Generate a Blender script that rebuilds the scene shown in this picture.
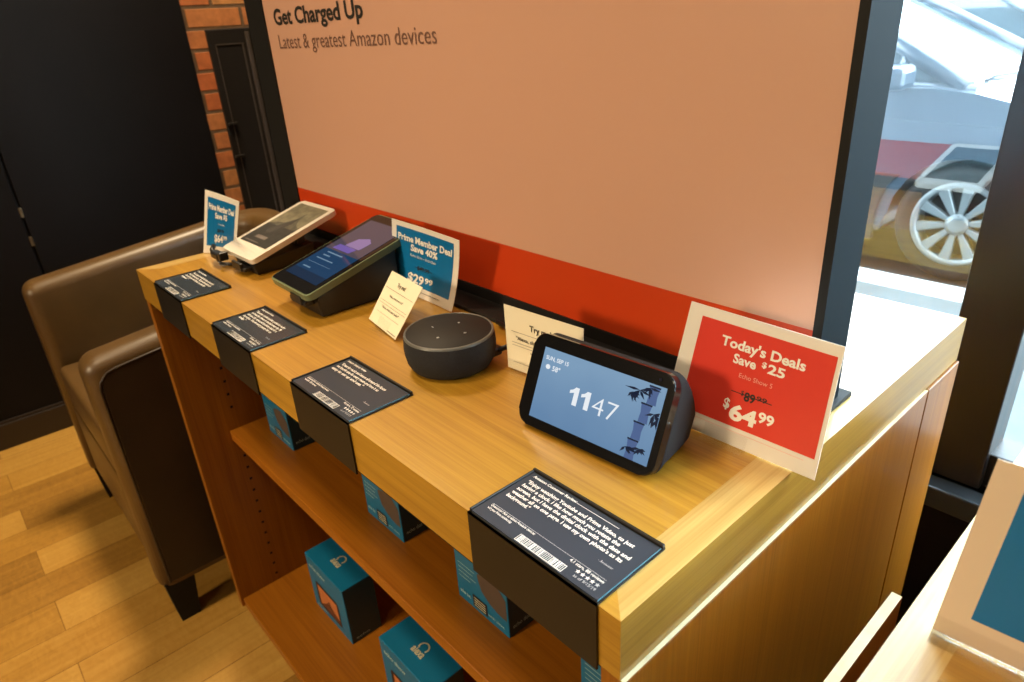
import bpy, bmesh, math, random
from mathutils import Vector, Matrix
random.seed(7)
S = bpy.context.scene
COL = S.collection
for o in list(bpy.data.objects): bpy.data.objects.remove(o)

T = 0.82          # height of the display counter; all builder coordinates are measured from its top front right corner

# ------------------------------------------------------------------ camera
M = ((0.6690, 0.7410, -0.0580), (0.2820, -0.3250, -0.9030), (-0.6880, 0.5870, -0.4260))  # right, down, forward
r = Vector(M[0]).normalized(); f = Vector(M[2]).normalized()
d = f.cross(r).normalized(); r = d.cross(f).normalized()
cam_d = bpy.data.cameras.new('camera'); cam = bpy.data.objects.new('camera', cam_d); COL.objects.link(cam)
mw = Matrix((( r.x, -d.x, -f.x, 0.196), (r.y, -d.y, -f.y, -0.241), (r.z, -d.z, -f.z, 0.341 + T), (0, 0, 0, 1)))
cam.matrix_world = mw
cam_d.sensor_width = 36; cam_d.lens = 679.5/1024*36; cam_d.clip_start = 0.02
cam_d.dof.use_dof = True; cam_d.dof.focus_distance = 0.62; cam_d.dof.aperture_fstop = 11
S.camera = cam

# ------------------------------------------------------------------ sky, lights, exposure
w = bpy.data.worlds.new('overcast_sky'); S.world = w; w.use_nodes = True
bg = w.node_tree.nodes['Background']; bg.inputs[0].default_value = (0.74, 0.90, 1.0, 1); bg.inputs[1].default_value = 17.0
S.view_settings.view_transform = 'Standard'; S.view_settings.look = 'None'
S.view_settings.gamma = 1; S.view_settings.exposure = 0; S.view_settings.use_curve_mapping = False

def area(name, loc, size, power, col, target=None, spread=180):
    l = bpy.data.lights.new(name, 'AREA'); l.shape = 'DISK'; l.size = size; l.energy = power; l.color = col
    l.spread = math.radians(spread)
    o = bpy.data.objects.new(name, l); COL.objects.link(o); o.location = (loc[0], loc[1], loc[2] + T)
    if target:
        dv = Vector(target) - Vector(loc); o.rotation_euler = dv.to_track_quat('-Z', 'Y').to_euler()
    return o
WARM = (1.0, 0.76, 0.47)
area('ceiling_lamp', (-1.75, 0.45, 2.05), 0.45, 34, WARM, (-1.9, -0.25, -0.8), 120)
area('ceiling_lamp', (-0.7, -0.7, 2.0), 0.30, 4.8, WARM, (-0.6, 0.12, 0.0), 75)
area('ceiling_lamp', (0.5, -2.0, 2.0), 0.40, 2.3, (1.0, 0.80, 0.54), (0.0, 0.0, -0.1), 90)
area('ceiling_lamp', (-0.9, -4.0, 1.5), 0.60, 17, WARM, (-0.5, 0.0, -0.2), 70)

# ------------------------------------------------------------------ material helpers
def newmat(name):
    m = bpy.data.materials.new(name); m.use_nodes = True
    return m, m.node_tree.nodes, m.node_tree.links, m.node_tree.nodes['Principled BSDF']
def mat(name, col, rough=0.5, metal=0.0, spec=0.5, noise=0.0, nscale=60, coat=0.0, emit=None, estr=1.0, bump=0.0):
    m, N, Lk, P = newmat(name)
    P.inputs['Base Color'].default_value = (*col, 1); P.inputs['Roughness'].default_value = rough
    P.inputs['Metallic'].default_value = metal; P.inputs['Specular IOR Level'].default_value = spec
    P.inputs['Coat Weight'].default_value = coat; P.inputs['Coat Roughness'].default_value = 0.08
    if emit:
        P.inputs['Emission Color'].default_value = (*emit, 1); P.inputs['Emission Strength'].default_value = estr
    if noise or bump:
        tc = N.new('ShaderNodeTexCoord'); n = N.new('ShaderNodeTexNoise'); n.inputs['Scale'].default_value = nscale
        n.inputs['Detail'].default_value = 4
        Lk.new(tc.outputs['Object'], n.inputs['Vector'])
        if noise:
            cr = N.new('ShaderNodeValToRGB')
            cr.color_ramp.elements[0].position = 0.3; cr.color_ramp.elements[1].position = 0.7
            cr.color_ramp.elements[0].color = (*[c*(1-noise) for c in col], 1)
            cr.color_ramp.elements[1].color = (*[min(1, c*(1+noise)) for c in col], 1)
            Lk.new(n.outputs['Fac'], cr.inputs['Fac']); Lk.new(cr.outputs['Color'], P.inputs['Base Color'])
        if bump:
            b = N.new('ShaderNodeBump'); b.inputs['Strength'].default_value = bump; b.inputs['Distance'].default_value = 0.002
            Lk.new(n.outputs['Fac'], b.inputs['Height']); Lk.new(b.outputs['Normal'], P.inputs['Normal'])
    return m
def wood(name, dark, light, axis='X', scale=1.0, rough=0.40, coat=0.7, spec=0.5):
    m, N, Lk, P = newmat(name)
    tc = N.new('ShaderNodeTexCoord'); mp = N.new('ShaderNodeMapping')
    k = {'X': (1.4, 55, 55), 'Y': (55, 1.4, 55), 'Z': (55, 55, 1.4)}[axis]
    mp.inputs['Scale'].default_value = [c*scale for c in k]
    Lk.new(tc.outputs['Object'], mp.inputs['Vector'])
    n = N.new('ShaderNodeTexNoise'); n.inputs['Scale'].default_value = 1.6; n.inputs['Detail'].default_value = 6
    n.inputs['Roughness'].default_value = 0.62; n.inputs['Distortion'].default_value = 0.35
    Lk.new(mp.outputs['Vector'], n.inputs['Vector'])
    mp2 = N.new('ShaderNodeMapping'); mp2.inputs['Scale'].default_value = [c*scale for c in {'X': (6, 420, 420), 'Y': (420, 6, 420), 'Z': (420, 420, 6)}[axis]]
    Lk.new(tc.outputs['Object'], mp2.inputs['Vector'])
    n2 = N.new('ShaderNodeTexNoise'); n2.inputs['Scale'].default_value = 1.2; n2.inputs['Detail'].default_value = 3
    Lk.new(mp2.outputs['Vector'], n2.inputs['Vector'])
    mx = N.new('ShaderNodeMix'); mx.inputs['Factor'].default_value = 0.38
    Lk.new(n.outputs['Fac'], mx.inputs['A']); Lk.new(n2.outputs['Fac'], mx.inputs['B'])
    cr = N.new('ShaderNodeValToRGB'); cr.color_ramp.elements[0].position = 0.32; cr.color_ramp.elements[1].position = 0.66
    cr.color_ramp.elements[0].color = (*dark, 1); cr.color_ramp.elements[1].color = (*light, 1)
    Lk.new(mx.outputs['Result'], cr.inputs['Fac']); Lk.new(cr.outputs['Color'], P.inputs['Base Color'])
    P.inputs['Roughness'].default_value = rough; P.inputs['Coat Weight'].default_value = coat; P.inputs['Coat Roughness'].default_value = 0.22; P.inputs['Specular IOR Level'].default_value = spec
    b = N.new('ShaderNodeBump'); b.inputs['Strength'].default_value = 0.08; b.inputs['Distance'].default_value = 0.001
    Lk.new(n2.outputs['Fac'], b.inputs['Height']); Lk.new(b.outputs['Normal'], P.inputs['Normal'])
    return m
def emis(name, col, st=1.0, rough=0.12):
    m = mat(name, (0.005, 0.005, 0.006), rough, emit=col, estr=st, spec=0.5); return m

OAKD, OAKL = (0.31, 0.143, 0.007), (0.49, 0.262, 0.024)
M_oakX = wood('oak_grain_along', OAKD, OAKL, 'X')
M_oakY = wood('pale_oak_edging', (0.40, 0.235, 0.050), (0.60, 0.405, 0.130), 'Y')
BODD, BODL = (0.215, 0.066, 0.003), (0.33, 0.118, 0.006)  # redness the lighting gives the body is put into its oak
M_bodyZ = wood('reddened_oak_upright', BODD, BODL, 'Z', 1.0, coat=0.22, spec=0.32)
M_oakE = wood('oak_end_fascia', (0.23, 0.108, 0.010), (0.35, 0.185, 0.026), 'Y', spec=0.35, coat=0.3)
M_bodyX = wood('reddened_oak_shelf', (0.25, 0.078, 0.004), (0.37, 0.130, 0.008), 'X', coat=0.12, spec=0.32)
M_palewood = mat('pale_board_edge', (0.70, 0.60, 0.36), 0.5, noise=0.1, nscale=80)
M_black = mat('black_plastic', (0.012, 0.012, 0.013), 0.35)
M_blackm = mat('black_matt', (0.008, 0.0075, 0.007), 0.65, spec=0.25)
M_blackholder = mat('black_card_holder', (0.010, 0.0080, 0.0058), 0.45, spec=0.4)
M_fabric = mat('charcoal_fabric', (0.014, 0.0145, 0.017), 0.85, noise=0.35, nscale=900, bump=0.4)
M_white = mat('white_paper', (0.78, 0.74, 0.68), 0.55)
M_cream = mat('cream_card', (0.80, 0.74, 0.56), 0.6)
M_blue = mat('blue_print', (0.002, 0.155, 0.410), 0.4)
M_redp = mat('red_print', (0.66, 0.044, 0.026), 0.4)
M_ink = mat('black_ink', (0.02, 0.017, 0.015), 0.6)
M_inkthin = mat('brown_ink', (0.16, 0.08, 0.055), 0.6)
M_wink = mat('white_ink', (0.86, 0.84, 0.80), 0.5)
M_pinkink = mat('pale_red_ink', (0.82, 0.42, 0.36), 0.5)
M_slate = mat('slate_card', (0.032, 0.044, 0.062), 0.24)
M_clear = mat('clear_acrylic', (0.86, 0.86, 0.84), 0.12)
def glassy(name, fac, tint):
    m = bpy.data.materials.new(name); m.use_nodes = True; N = m.node_tree.nodes; Lk = m.node_tree.links
    N.remove(N['Principled BSDF']); out = N['Material Output']
    t = N.new('ShaderNodeBsdfTransparent'); t.inputs[0].default_value = (*tint, 1)
    g = N.new('ShaderNodeBsdfGlossy'); g.inputs['Roughness'].default_value = 0.0; g.inputs[0].default_value = (1, 1, 1, 1)
    x = N.new('ShaderNodeMixShader'); x.inputs[0].default_value = fac
    Lk.new(t.outputs[0], x.inputs[1]); Lk.new(g.outputs[0], x.inputs[2]); Lk.new(x.outputs[0], out.inputs[0])
    return m
M_glass = glassy('window_glass', 0.15, (0.90, 0.95, 0.96))
M_acry = glassy('clear_plastic', 0.05, (0.985, 0.985, 0.985))
M_pink = mat('poster_salmon', (0.56, 0.320, 0.225), 0.40)
M_orange = mat('poster_vermilion', (0.50, 0.042, 0.005), 0.38)
M_side = mat('grey_frame_side', (0.002, 0.007, 0.011), 0.6, spec=0.05)

# ------------------------------------------------------------------ object helpers
def link(name, bm, mats, parent=None, root=None, smooth=False, recalc=True):
    if recalc: bmesh.ops.recalc_face_normals(bm, faces=bm.faces)
    me = bpy.data.meshes.new(name)
    off = root_loc(parent) if parent else (Vector(root) if root else Vector((0, 0, 0)))
    for v in bm.verts: v.co = v.co - off
    bm.to_mesh(me); bm.free()
    for m in (mats if isinstance(mats, (list, tuple)) else [mats]): me.materials.append(m)
    if smooth:
        for p in me.polygons: p.use_smooth = True
    o = bpy.data.objects.new(name, me); COL.objects.link(o)
    if parent: o.parent = parent; o['base'] = list(off)
    else: o.location = off + Vector((0, 0, T)); o['base'] = list(off)
    return o
def root_loc(p): return Vector(p['base'])
def thing(name, loc, label, cat, group=None):
    o = bpy.data.objects.new(name, None); COL.objects.link(o); o.empty_display_size = 0.05
    o.location = Vector(loc) + Vector((0, 0, T)); o['base'] = list(loc)
    tag(o, label, cat, group); return o
def tag(o, label, cat, group=None):
    o['label'] = label; o['category'] = cat
    if group: o['group'] = group
    return o
def struct(name, bm, mats, **k):
    o = link(name, bm, mats, **k); o['kind'] = 'structure'; return o
def box(bm, x0, x1, y0, y1, z0, z1, mi=0, bev=0.0, seg=2, mtx=None):
    vs = [bm.verts.new(c) for c in ((x0,y0,z0),(x1,y0,z0),(x1,y1,z0),(x0,y1,z0),(x0,y0,z1),(x1,y0,z1),(x1,y1,z1),(x0,y1,z1))]
    fs = [bm.faces.new([vs[i] for i in q]) for q in ((3,2,1,0),(4,5,6,7),(0,1,5,4),(1,2,6,5),(2,3,7,6),(3,0,4,7))]
    for q in fs: q.material_index = mi
    if bev:
        es = list({e for q in fs for e in q.edges})
        r_ = bmesh.ops.bevel(bm, geom=es, offset=bev, segments=seg, profile=0.5, affect='EDGES')
        for q in r_['faces']: q.material_index = mi
        vs = list({v for q in r_['faces'] for v in q.verts} | {v for v in vs if v.is_valid})
    if mtx:
        for v in vs: v.co = mtx @ v.co
    return vs
def B(*a, **k):
    bm = bmesh.new(); box(bm, *a, **k); return bm
def poly(bm, pts, mi=0):
    q = bm.faces.new([bm.verts.new(p) for p in pts]); q.material_index = mi; return q
def prism(bm, pts, vec, mi=0, bev=0.0, seg=2):
    """polygon (3D points) extruded by vec"""
    vec = Vector(vec)
    a = [bm.verts.new(p) for p in pts]; b = [bm.verts.new(Vector(p) + vec) for p in pts]
    fs = [bm.faces.new(a[::-1]), bm.faces.new(b)]
    n = len(a)
    for i in range(n): fs.append(bm.faces.new((a[i], a[(i+1) % n], b[(i+1) % n], b[i])))
    for q in fs: q.material_index = mi
    if bev:
        es = list({e for q in fs for e in q.edges})
        rr = bmesh.ops.bevel(bm, geom=es, offset=bev, segments=seg, profile=0.5, affect='EDGES', clamp_overlap=True)
        for q in rr['faces']: q.material_index = mi
def tube(bm, pts, rad, n=8, mi=0, cap=True):
    pts = [Vector(p) for p in pts]; rings = []
    for i, p in enumerate(pts):
        t = (pts[min(i+1, len(pts)-1)] - pts[max(i-1, 0)]).normalized()
        a = t.cross(Vector((0, 0, 1)))
        if a.length < 1e-3: a = t.cross(Vector((1, 0, 0)))
        a.normalize(); b = t.cross(a).normalized()
        rd = rad[i] if isinstance(rad, (list, tuple)) else rad
        rings.append([bm.verts.new(p + (a*math.cos(2*math.pi*k/n) + b*math.sin(2*math.pi*k/n))*rd) for k in range(n)])
    for i in range(len(rings)-1):
        for k in range(n):
            q = bm.faces.new((rings[i][k], rings[i][(k+1) % n], rings[i+1][(k+1) % n], rings[i+1][k])); q.material_index = mi; q.smooth = True
    if cap:
        for rg in (rings[0][::-1], rings[-1]): bm.faces.new(rg).material_index = mi
def lathe(bm, c, prof, n=48, mi=0, axis='Z', smooth=True):
    """prof: (radius, height); a material index may be given as third item"""
    c = Vector(c); rings = []
    def at(rd, h, k):
        a = 2*math.pi*k/n
        if axis == 'Z': return c + Vector((rd*math.cos(a), rd*math.sin(a), h))
        return c + Vector((rd*math.cos(a), h, rd*math.sin(a)))
    for p in prof:
        rings.append([bm.verts.new(at(p[0], p[1], 0))] if p[0] < 1e-6 else [bm.verts.new(at(p[0], p[1], k)) for k in range(n)])
    for i in range(len(rings)-1):
        A, Bq = rings[i], rings[i+1]; m_ = prof[i+1][2] if len(prof[i+1]) > 2 else mi
        for k in range(n):
            k2 = (k+1) % n
            if len(A) == 1 and len(Bq) == 1: continue
            if len(A) == 1: q = bm.faces.new((A[0], Bq[k2], Bq[k]))
            elif len(Bq) == 1: q = bm.faces.new((A[k], A[k2], Bq[0]))
            else: q = bm.faces.new((A[k], A[k2], Bq[k2], Bq[k]))
            q.material_index = m_; q.smooth = smooth

# ------------------------------------------------------------------ lettering
_tc = {}
def text2d(s, bold=0.0):
    key = (s, bold)
    if key in _tc: return _tc[key]
    cu = bpy.data.curves.new('letters', 'FONT'); cu.body = s; cu.size = 1; cu.resolution_u = 3; cu.offset = bold
    o = bpy.data.objects.new('letters', cu); COL.objects.link(o)
    dg = bpy.context.evaluated_depsgraph_get(); dg.update()
    me = bpy.data.meshes.new_from_object(o.evaluated_get(dg))
    V = [(v.co.x, v.co.y) for v in me.vertices]; F = [tuple(p.vertices) for p in me.polygons]
    bpy.data.objects.remove(o); bpy.data.curves.remove(cu); bpy.data.meshes.remove(me)
    _tc[key] = (V, F); return V, F
CAP = max(v[1] for v in text2d('H')[0])
def write(bm, P, s, u0, u1, v0, v1, mi=0, bold=0.0):
    """text on patch P from u0 to u1, baseline v0, cap line v1"""
    V, F = text2d(s, bold)
    xs = [v[0] for v in V]; x0, x1 = min(xs), max(xs)
    vs = [bm.verts.new(P(u0 + (x - x0)/(x1 - x0)*(u1 - u0), v0 + y/CAP*(v1 - v0))) for x, y in V]
    for q in F:
        try: bm.faces.new([vs[i] for i in q]).material_index = mi
        except ValueError: pass
def quad(bm, P, u0, u1, v0, v1, mi=0, nu=1):
    for i in range(nu):
        a = u0 + (u1-u0)*i/nu; b = u0 + (u1-u0)*(i+1)/nu
        poly(bm, (P(a, v0), P(b, v0), P(b, v1), P(a, v1)), mi)
def shape(bm, P, pts, mi=0): poly(bm, [P(u, v) for u, v in pts], mi)
class Patch:
    """bilinear sheet of paper from four corners, bulging by bow along its width / height"""
    def __init__(s, bl, br, tl, tr, bow=0.0, bowv=0.0, lift=0.0):
        s.c = [Vector(c) for c in (bl, br, tl, tr)]; s.bow = bow; s.bowv = bowv; s.lift = lift
        s.n = (s.c[1]-s.c[0]).cross(s.c[2]-s.c[0]).normalized()
    def __call__(s, u, v, lift=None):
        a, b, c, d_ = s.c
        p = a*(1-u)*(1-v) + b*u*(1-v) + c*(1-u)*v + d_*u*v
        return p + s.n*(4*u*(1-u)*s.bow + 4*v*(1-v)*s.bowv + (s.lift if lift is None else lift))
    def up(s, k): 
        q = Patch(*s.c, s.bow, s.bowv, s.lift + k); return q
def sheet(bm, P, th=0.0006, nu=8, nv=8, mi=0):
    g = [[(bm.verts.new(P(i/nu, j/nv)), bm.verts.new(P(i/nu, j/nv) - P.n*th)) for j in range(nv+1)] for i in range(nu+1)]
    def fc(*v): 
        q = bm.faces.new(v); q.material_index = mi
    for i in range(nu):
        for j in range(nv):
            fc(g[i][j][0], g[i+1][j][0], g[i+1][j+1][0], g[i][j+1][0]); fc(g[i][j][1], g[i][j+1][1], g[i+1][j+1][1], g[i+1][j][1])
    for i in range(nu):
        fc(g[i][0][0], g[i][0][1], g[i+1][0][1], g[i+1][0][0]); fc(g[i][nv][0], g[i+1][nv][0], g[i+1][nv][1], g[i][nv][1])
    for j in range(nv):
        fc(g[0][j][0], g[0][j+1][0], g[0][j+1][1], g[0][j][1]); fc(g[nu][j][0], g[nu][j][1], g[nu][j+1][1], g[nu][j+1][0])
def panel(bm, P, u0, u1, v0, v1, mi, n=8):
    for i in range(n):
        for j in range(n):
            a, b = u0+(u1-u0)*i/n, u0+(u1-u0)*(i+1)/n; c, d_ = v0+(v1-v0)*j/n, v0+(v1-v0)*(j+1)/n
            poly(bm, (P(a, c), P(b, c), P(b, d_), P(a, d_)), mi)

# ================================================================== THE ROOM
FZ = -0.82; CZ = 2.1; WX = -2.352; GY = 0.7725
def floor_mat():
    m, N, Lk, P = newmat('oak_plank_floor')
    tc = N.new('ShaderNodeTexCoord'); mp = N.new('ShaderNodeMapping'); mp.inputs['Rotation'].default_value = (0, 0, math.radians(90))
    mp.inputs['Location'].default_value = (0.3, 0.02, 0)
    Lk.new(tc.outputs['Object'], mp.inputs['Vector'])
    br = N.new('ShaderNodeTexBrick'); br.inputs['Scale'].default_value = 1.0
    br.inputs['Brick Width'].default_value = 0.95; br.inputs['Row Height'].default_value = 0.118
    br.inputs['Mortar Size'].default_value = 0.0014; br.inputs['Mortar Smooth'].default_value = 0.3
    br.inputs['Color1'].default_value = (0.10, 0.10, 0.10, 1); br.inputs['Color2'].default_value = (0.95, 0.95, 0.95, 1); br.inputs['Mortar'].default_value = (0.0, 0.0, 0.0, 1)
    br.offset = 0.37; br.squash = 1.0
    Lk.new(mp.outputs['Vector'], br.inputs['Vector'])
    m2 = N.new('ShaderNodeMapping'); m2.inputs['Scale'].default_value = (38, 2.2, 1); Lk.new(tc.outputs['Object'], m2.inputs['Vector'])
    n = N.new('ShaderNodeTexNoise'); n.inputs['Scale'].default_value = 1.5; n.inputs['Detail'].default_value = 6; n.inputs['Distortion'].default_value = 0.8
    Lk.new(m2.outputs['Vector'], n.inputs['Vector'])
    m3 = N.new('ShaderNodeMapping'); m3.inputs['Scale'].default_value = (14, 30, 1); m3.inputs['Rotation'].default_value = (0, 0, 0.5); Lk.new(tc.outputs['Object'], m3.inputs['Vector'])
    n3 = N.new('ShaderNodeTexNoise'); n3.inputs['Scale'].default_value = 2.0; n3.inputs['Detail'].default_value = 2; n3.inputs['Distortion'].default_value = 1.6
    Lk.new(m3.outputs['Vector'], n3.inputs['Vector'])
    mx = N.new('ShaderNodeMix'); mx.inputs['Factor'].default_value = 0.46; Lk.new(br.outputs['Color'], mx.inputs['A']); 
    mx.data_type = 'FLOAT'
    sep = N.new('ShaderNodeSeparateColor'); Lk.new(br.outputs['Color'], sep.inputs[0]); Lk.new(sep.outputs[0], mx.inputs['A'])
    Lk.new(n.outputs['Fac'], mx.inputs['B'])
    mx2 = N.new('ShaderNodeMix'); mx2.data_type = 'FLOAT'; mx2.inputs['Factor'].default_value = 0.22
    Lk.new(mx.outputs['Result'], mx2.inputs['A']); Lk.new(n3.outputs['Fac'], mx2.inputs['B'])
    cr = N.new('ShaderNodeValToRGB'); e = cr.color_ramp.elements
    e[0].position = 0.1; e[0].color = (0.130, 0.050, 0.006, 1); e[1].position = 0.9; e[1].color = (0.64, 0.39, 0.095, 1)
    k = e.new(0.5); k.color = (0.43, 0.220, 0.036, 1)
    Lk.new(mx2.outputs['Result'], cr.inputs['Fac']); Lk.new(cr.outputs['Color'], P.inputs['Base Color'])
    P.inputs['Roughness'].default_value = 0.42; P.inputs['Coat Weight'].default_value = 0.1
    return m
def brick_mat():
    m, N, Lk, P = newmat('red_brick_masonry')
    tc = N.new('ShaderNodeTexCoord'); sp = N.new('ShaderNodeSeparateXYZ'); cb = N.new('ShaderNodeCombineXYZ')
    Lk.new(tc.outputs['Object'], sp.inputs[0]); Lk.new(sp.outputs['Y'], cb.inputs['X']); Lk.new(sp.outputs['Z'], cb.inputs['Y'])
    mp = N.new('ShaderNodeMapping'); mp.inputs['Location'].default_value = (0.05, 0.018, 0); Lk.new(cb.outputs[0], mp.inputs['Vector'])
    br = N.new('ShaderNodeTexBrick'); br.inputs['Scale'].default_value = 1.0; br.inputs['Brick Width'].default_value = 0.19; br.inputs['Row Height'].default_value = 0.0655
    br.inputs['Mortar Size'].default_value = 0.007; br.inputs['Mortar Smooth'].default_value = 0.4; br.inputs['Bias'].default_value = -0.1
    br.inputs['Color1'].default_value = (0.50, 0.100, 0.022, 1); br.inputs['Color2'].default_value = (0.52, 0.25, 0.075, 1); br.inputs['Mortar'].default_value = (0.14, 0.075, 0.032, 1)
    Lk.new(mp.outputs[0], br.inputs['Vector'])
    n = N.new('ShaderNodeTexNoise'); n.inputs['Scale'].default_value = 40; n.inputs['Detail'].default_value = 5; Lk.new(tc.outputs['Object'], n.inputs['Vector'])
    mx = N.new('ShaderNodeMix'); mx.data_type = 'RGBA'; mx.blend_type = 'OVERLAY'; mx.inputs['Factor'].default_value = 0.6
    Lk.new(br.outputs['Color'], mx.inputs['A']); Lk.new(n.outputs['Color'], mx.inputs['B']); 
    bw = N.new('ShaderNodeRGBToBW'); Lk.new(n.outputs['Color'], bw.inputs[0]); Lk.new(bw.outputs[0], mx.inputs['B'])
    Lk.new(mx.outputs['Result'], P.inputs['Base Color'])
    P.inputs['Roughness'].default_value = 0.85
    b = N.new('ShaderNodeBump'); b.inputs['Strength'].default_value = 0.6; b.inputs['Distance'].default_value = 0.006
    iv = N.new('ShaderNodeMath'); iv.operation = 'SUBTRACT'; iv.inputs[0].default_value = 1.0; Lk.new(br.outputs['Fac'], iv.inputs[1])
    Lk.new(iv.outputs[0], b.inputs['Height']); Lk.new(b.outputs['Normal'], P.inputs['Normal'])
    return m
M_floor = floor_mat(); M_brick = brick_mat()
M_darkwall = mat('dark_painted_panel', (0.0055, 0.0040, 0.0040), 0.6, spec=0.18, noise=0.15, nscale=8)
M_ceil = mat('ceiling_paint', (0.55, 0.50, 0.44), 0.8)
M_plaster = mat('plaster_wall', (0.30, 0.24, 0.19), 0.8)
M_mull = mat('dark_window_frame', (0.012, 0.011, 0.012), 0.35)
M_sill = mat('dark_sill', (0.018, 0.024, 0.030), 0.28)
M_skirt = mat('dark_skirting', (0.022, 0.014, 0.010), 0.4)

struct('floor', B(WX-0.1, 3.4, -4.6, GY+0.02, FZ-0.1, FZ), M_floor)
struct('ceiling', B(WX-0.1, 3.4, -4.6, GY+0.1, CZ, CZ+0.1), M_ceil)
struct('wall_front', B(WX-0.1, 3.4, -4.7, -4.6, FZ-0.1, CZ+0.1), M_plaster)
struct('wall_right', B(3.4, 3.5, -4.7, GY+0.1, FZ-0.1, CZ+0.1), M_plaster)
bm = bmesh.new(); box(bm, WX-0.1, WX+0.022, -4.6, -0.012, FZ, CZ, bev=0.002); box(bm, WX-0.1, WX+0.022, -0.004, 0.604, FZ, CZ, bev=0.002)
box(bm, WX-0.1, WX+0.010, -0.012, -0.004, FZ, CZ)
struct('wall_left', bm, M_darkwall)
bm = bmesh.new(); box(bm, WX-0.1, WX, 0.604, 1.15, FZ, CZ)
struct('wall_brick', bm, M_brick)
bm = bmesh.new(); box(bm, WX+0.022, WX+0.036, -4.6, 0.604, FZ, -0.735, bev=0.003); box(bm, WX+0.022, WX+0.028, -4.6, 0.604, -0.735, -0.726, bev=0.002)
struct('baseboard_left', bm, M_skirt)
# back wall left of the shop window, and the parts above the window
bm = bmesh.new(); box(bm, WX-0.1, -1.25, 1.0, 1.1, FZ-0.1, CZ); box(bm, -1.25, -0.60, GY-0.03, 1.1, FZ-0.1, CZ); box(bm, -0.60, 2.1, GY-0.03, GY+0.06, 1.70, CZ+0.1)
box(bm, -9, 9, GY+0.0, GY+0.06, CZ+0.1, 8.0); box(bm, 2.0, 3.5, GY-0.03, GY+0.06, FZ-0.1, CZ); box(bm, -0.60, 2.0, GY-0.03, GY+0.06, FZ-0.1, -0.30)
struct('wall_back', bm, M_darkwall)
# metal door set into the brick pier
bm = bmesh.new()
M_mdoor = mat('dark_bronze_metal', (0.022, 0.017, 0.013), 0.42, metal=0.3)
box(bm, WX, WX+0.012, 0.668, 1.0, -0.6, 0.372, bev=0.003)
for y0, y1, z0, z1 in ((0.690, 0.693, -0.58, 0.325), (0.690, 0.79, 0.322, 0.326), (0.782, 0.787, -0.58, 0.325)):
    box(bm, WX+0.012, WX+0.0145, y0, y1, z0, z1, mi=1)
box(bm, WX+0.012, WX+0.020, 0.798, 0.812, -0.6, 0.36, mi=1, bev=0.002); box(bm, WX+0.012, WX+0.016, 0.828, 0.850, -0.6, 0.372, mi=1, bev=0.002)
dr = struct('door_1', bm, [M_mdoor, mat('worn_metal_edge', (0.12, 0.09, 0.07), 0.4, metal=0.5)])
bm = bmesh.new()
for z in (0.068, -0.044): box(bm, WX+0.012, WX+0.026, 0.672, 0.705, z-0.004, z+0.004, bev=0.001)
link('door_hinge', bm, M_mdoor, parent=dr)
# two small screws in the seam of the dark panel wall
for y, z in ((-0.008, -0.10), (-0.008, -0.19)):
    bm = bmesh.new(); box(bm, WX+0.012, WX+0.026, y-0.0045, y+0.0045, z-0.014, z+0.014, bev=0.001)
    o = link('trim_1', bm, mat('brass_clip', (0.45, 0.36, 0.22), 0.35, metal=1.0)); o['kind'] = 'structure'
    if z < -0.15: o.name = 'trim_2'

# shop window: frame, two panes, mullion, sill
bm = bmesh.new()
box(bm, -0.040, 0.034, GY-0.025, GY+0.05, -0.30, 1.70, bev=0.002)      # mullion
box(bm, -0.60, 2.0, GY-0.010, GY+0.05, -0.30, -0.247, bev=0.002)
box(bm, -0.60, 2.0, GY-0.010, GY+0.05, 1.65, 1.70)
box(bm, -0.60, -0.55, GY-0.010, GY+0.05, -0.30, 1.70); box(bm, 1.95, 2.0, GY-0.010, GY+0.05, -0.30, 1.70)
wf = struct('window_1', bm, M_mull)
for nm, x0, x1 in (('pane', -0.55, -0.040), ('pane', 0.034, 1.95)):
    bm = bmesh.new(); poly(bm, ((x0, GY, -0.247), (x1, GY, -0.247), (x1, GY, 1.65), (x0, GY, 1.65)))
    link(nm, bm, M_glass, parent=wf)
struct('trim_3', B(-0.60, 2.0, 0.712, GY-0.012, -0.335, -0.30, bev=0.003), M_sill)

# ================================================================== OUTSIDE
GZ = -0.965
struct('ground_street', B(-14, 14, 3.23, 22, GZ-0.1, GZ), mat('wet_asphalt', (0.030, 0.031, 0.030), 0.45, noise=0.2, nscale=30))
bm = bmesh.new(); box(bm, -14, 14, GY+0.06, 3.045, GZ-0.1, -0.90)
struct('ground_pavement', bm, mat('pavement_concrete', (0.085, 0.105, 0.110), 0.7, noise=0.12, nscale=5))
struct('trim_4', B(-14, 14, 3.045, 3.23, GZ-0.1, -0.895, bev=0.01), mat('white_kerb', (0.72, 0.74, 0.74), 0.6))

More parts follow.
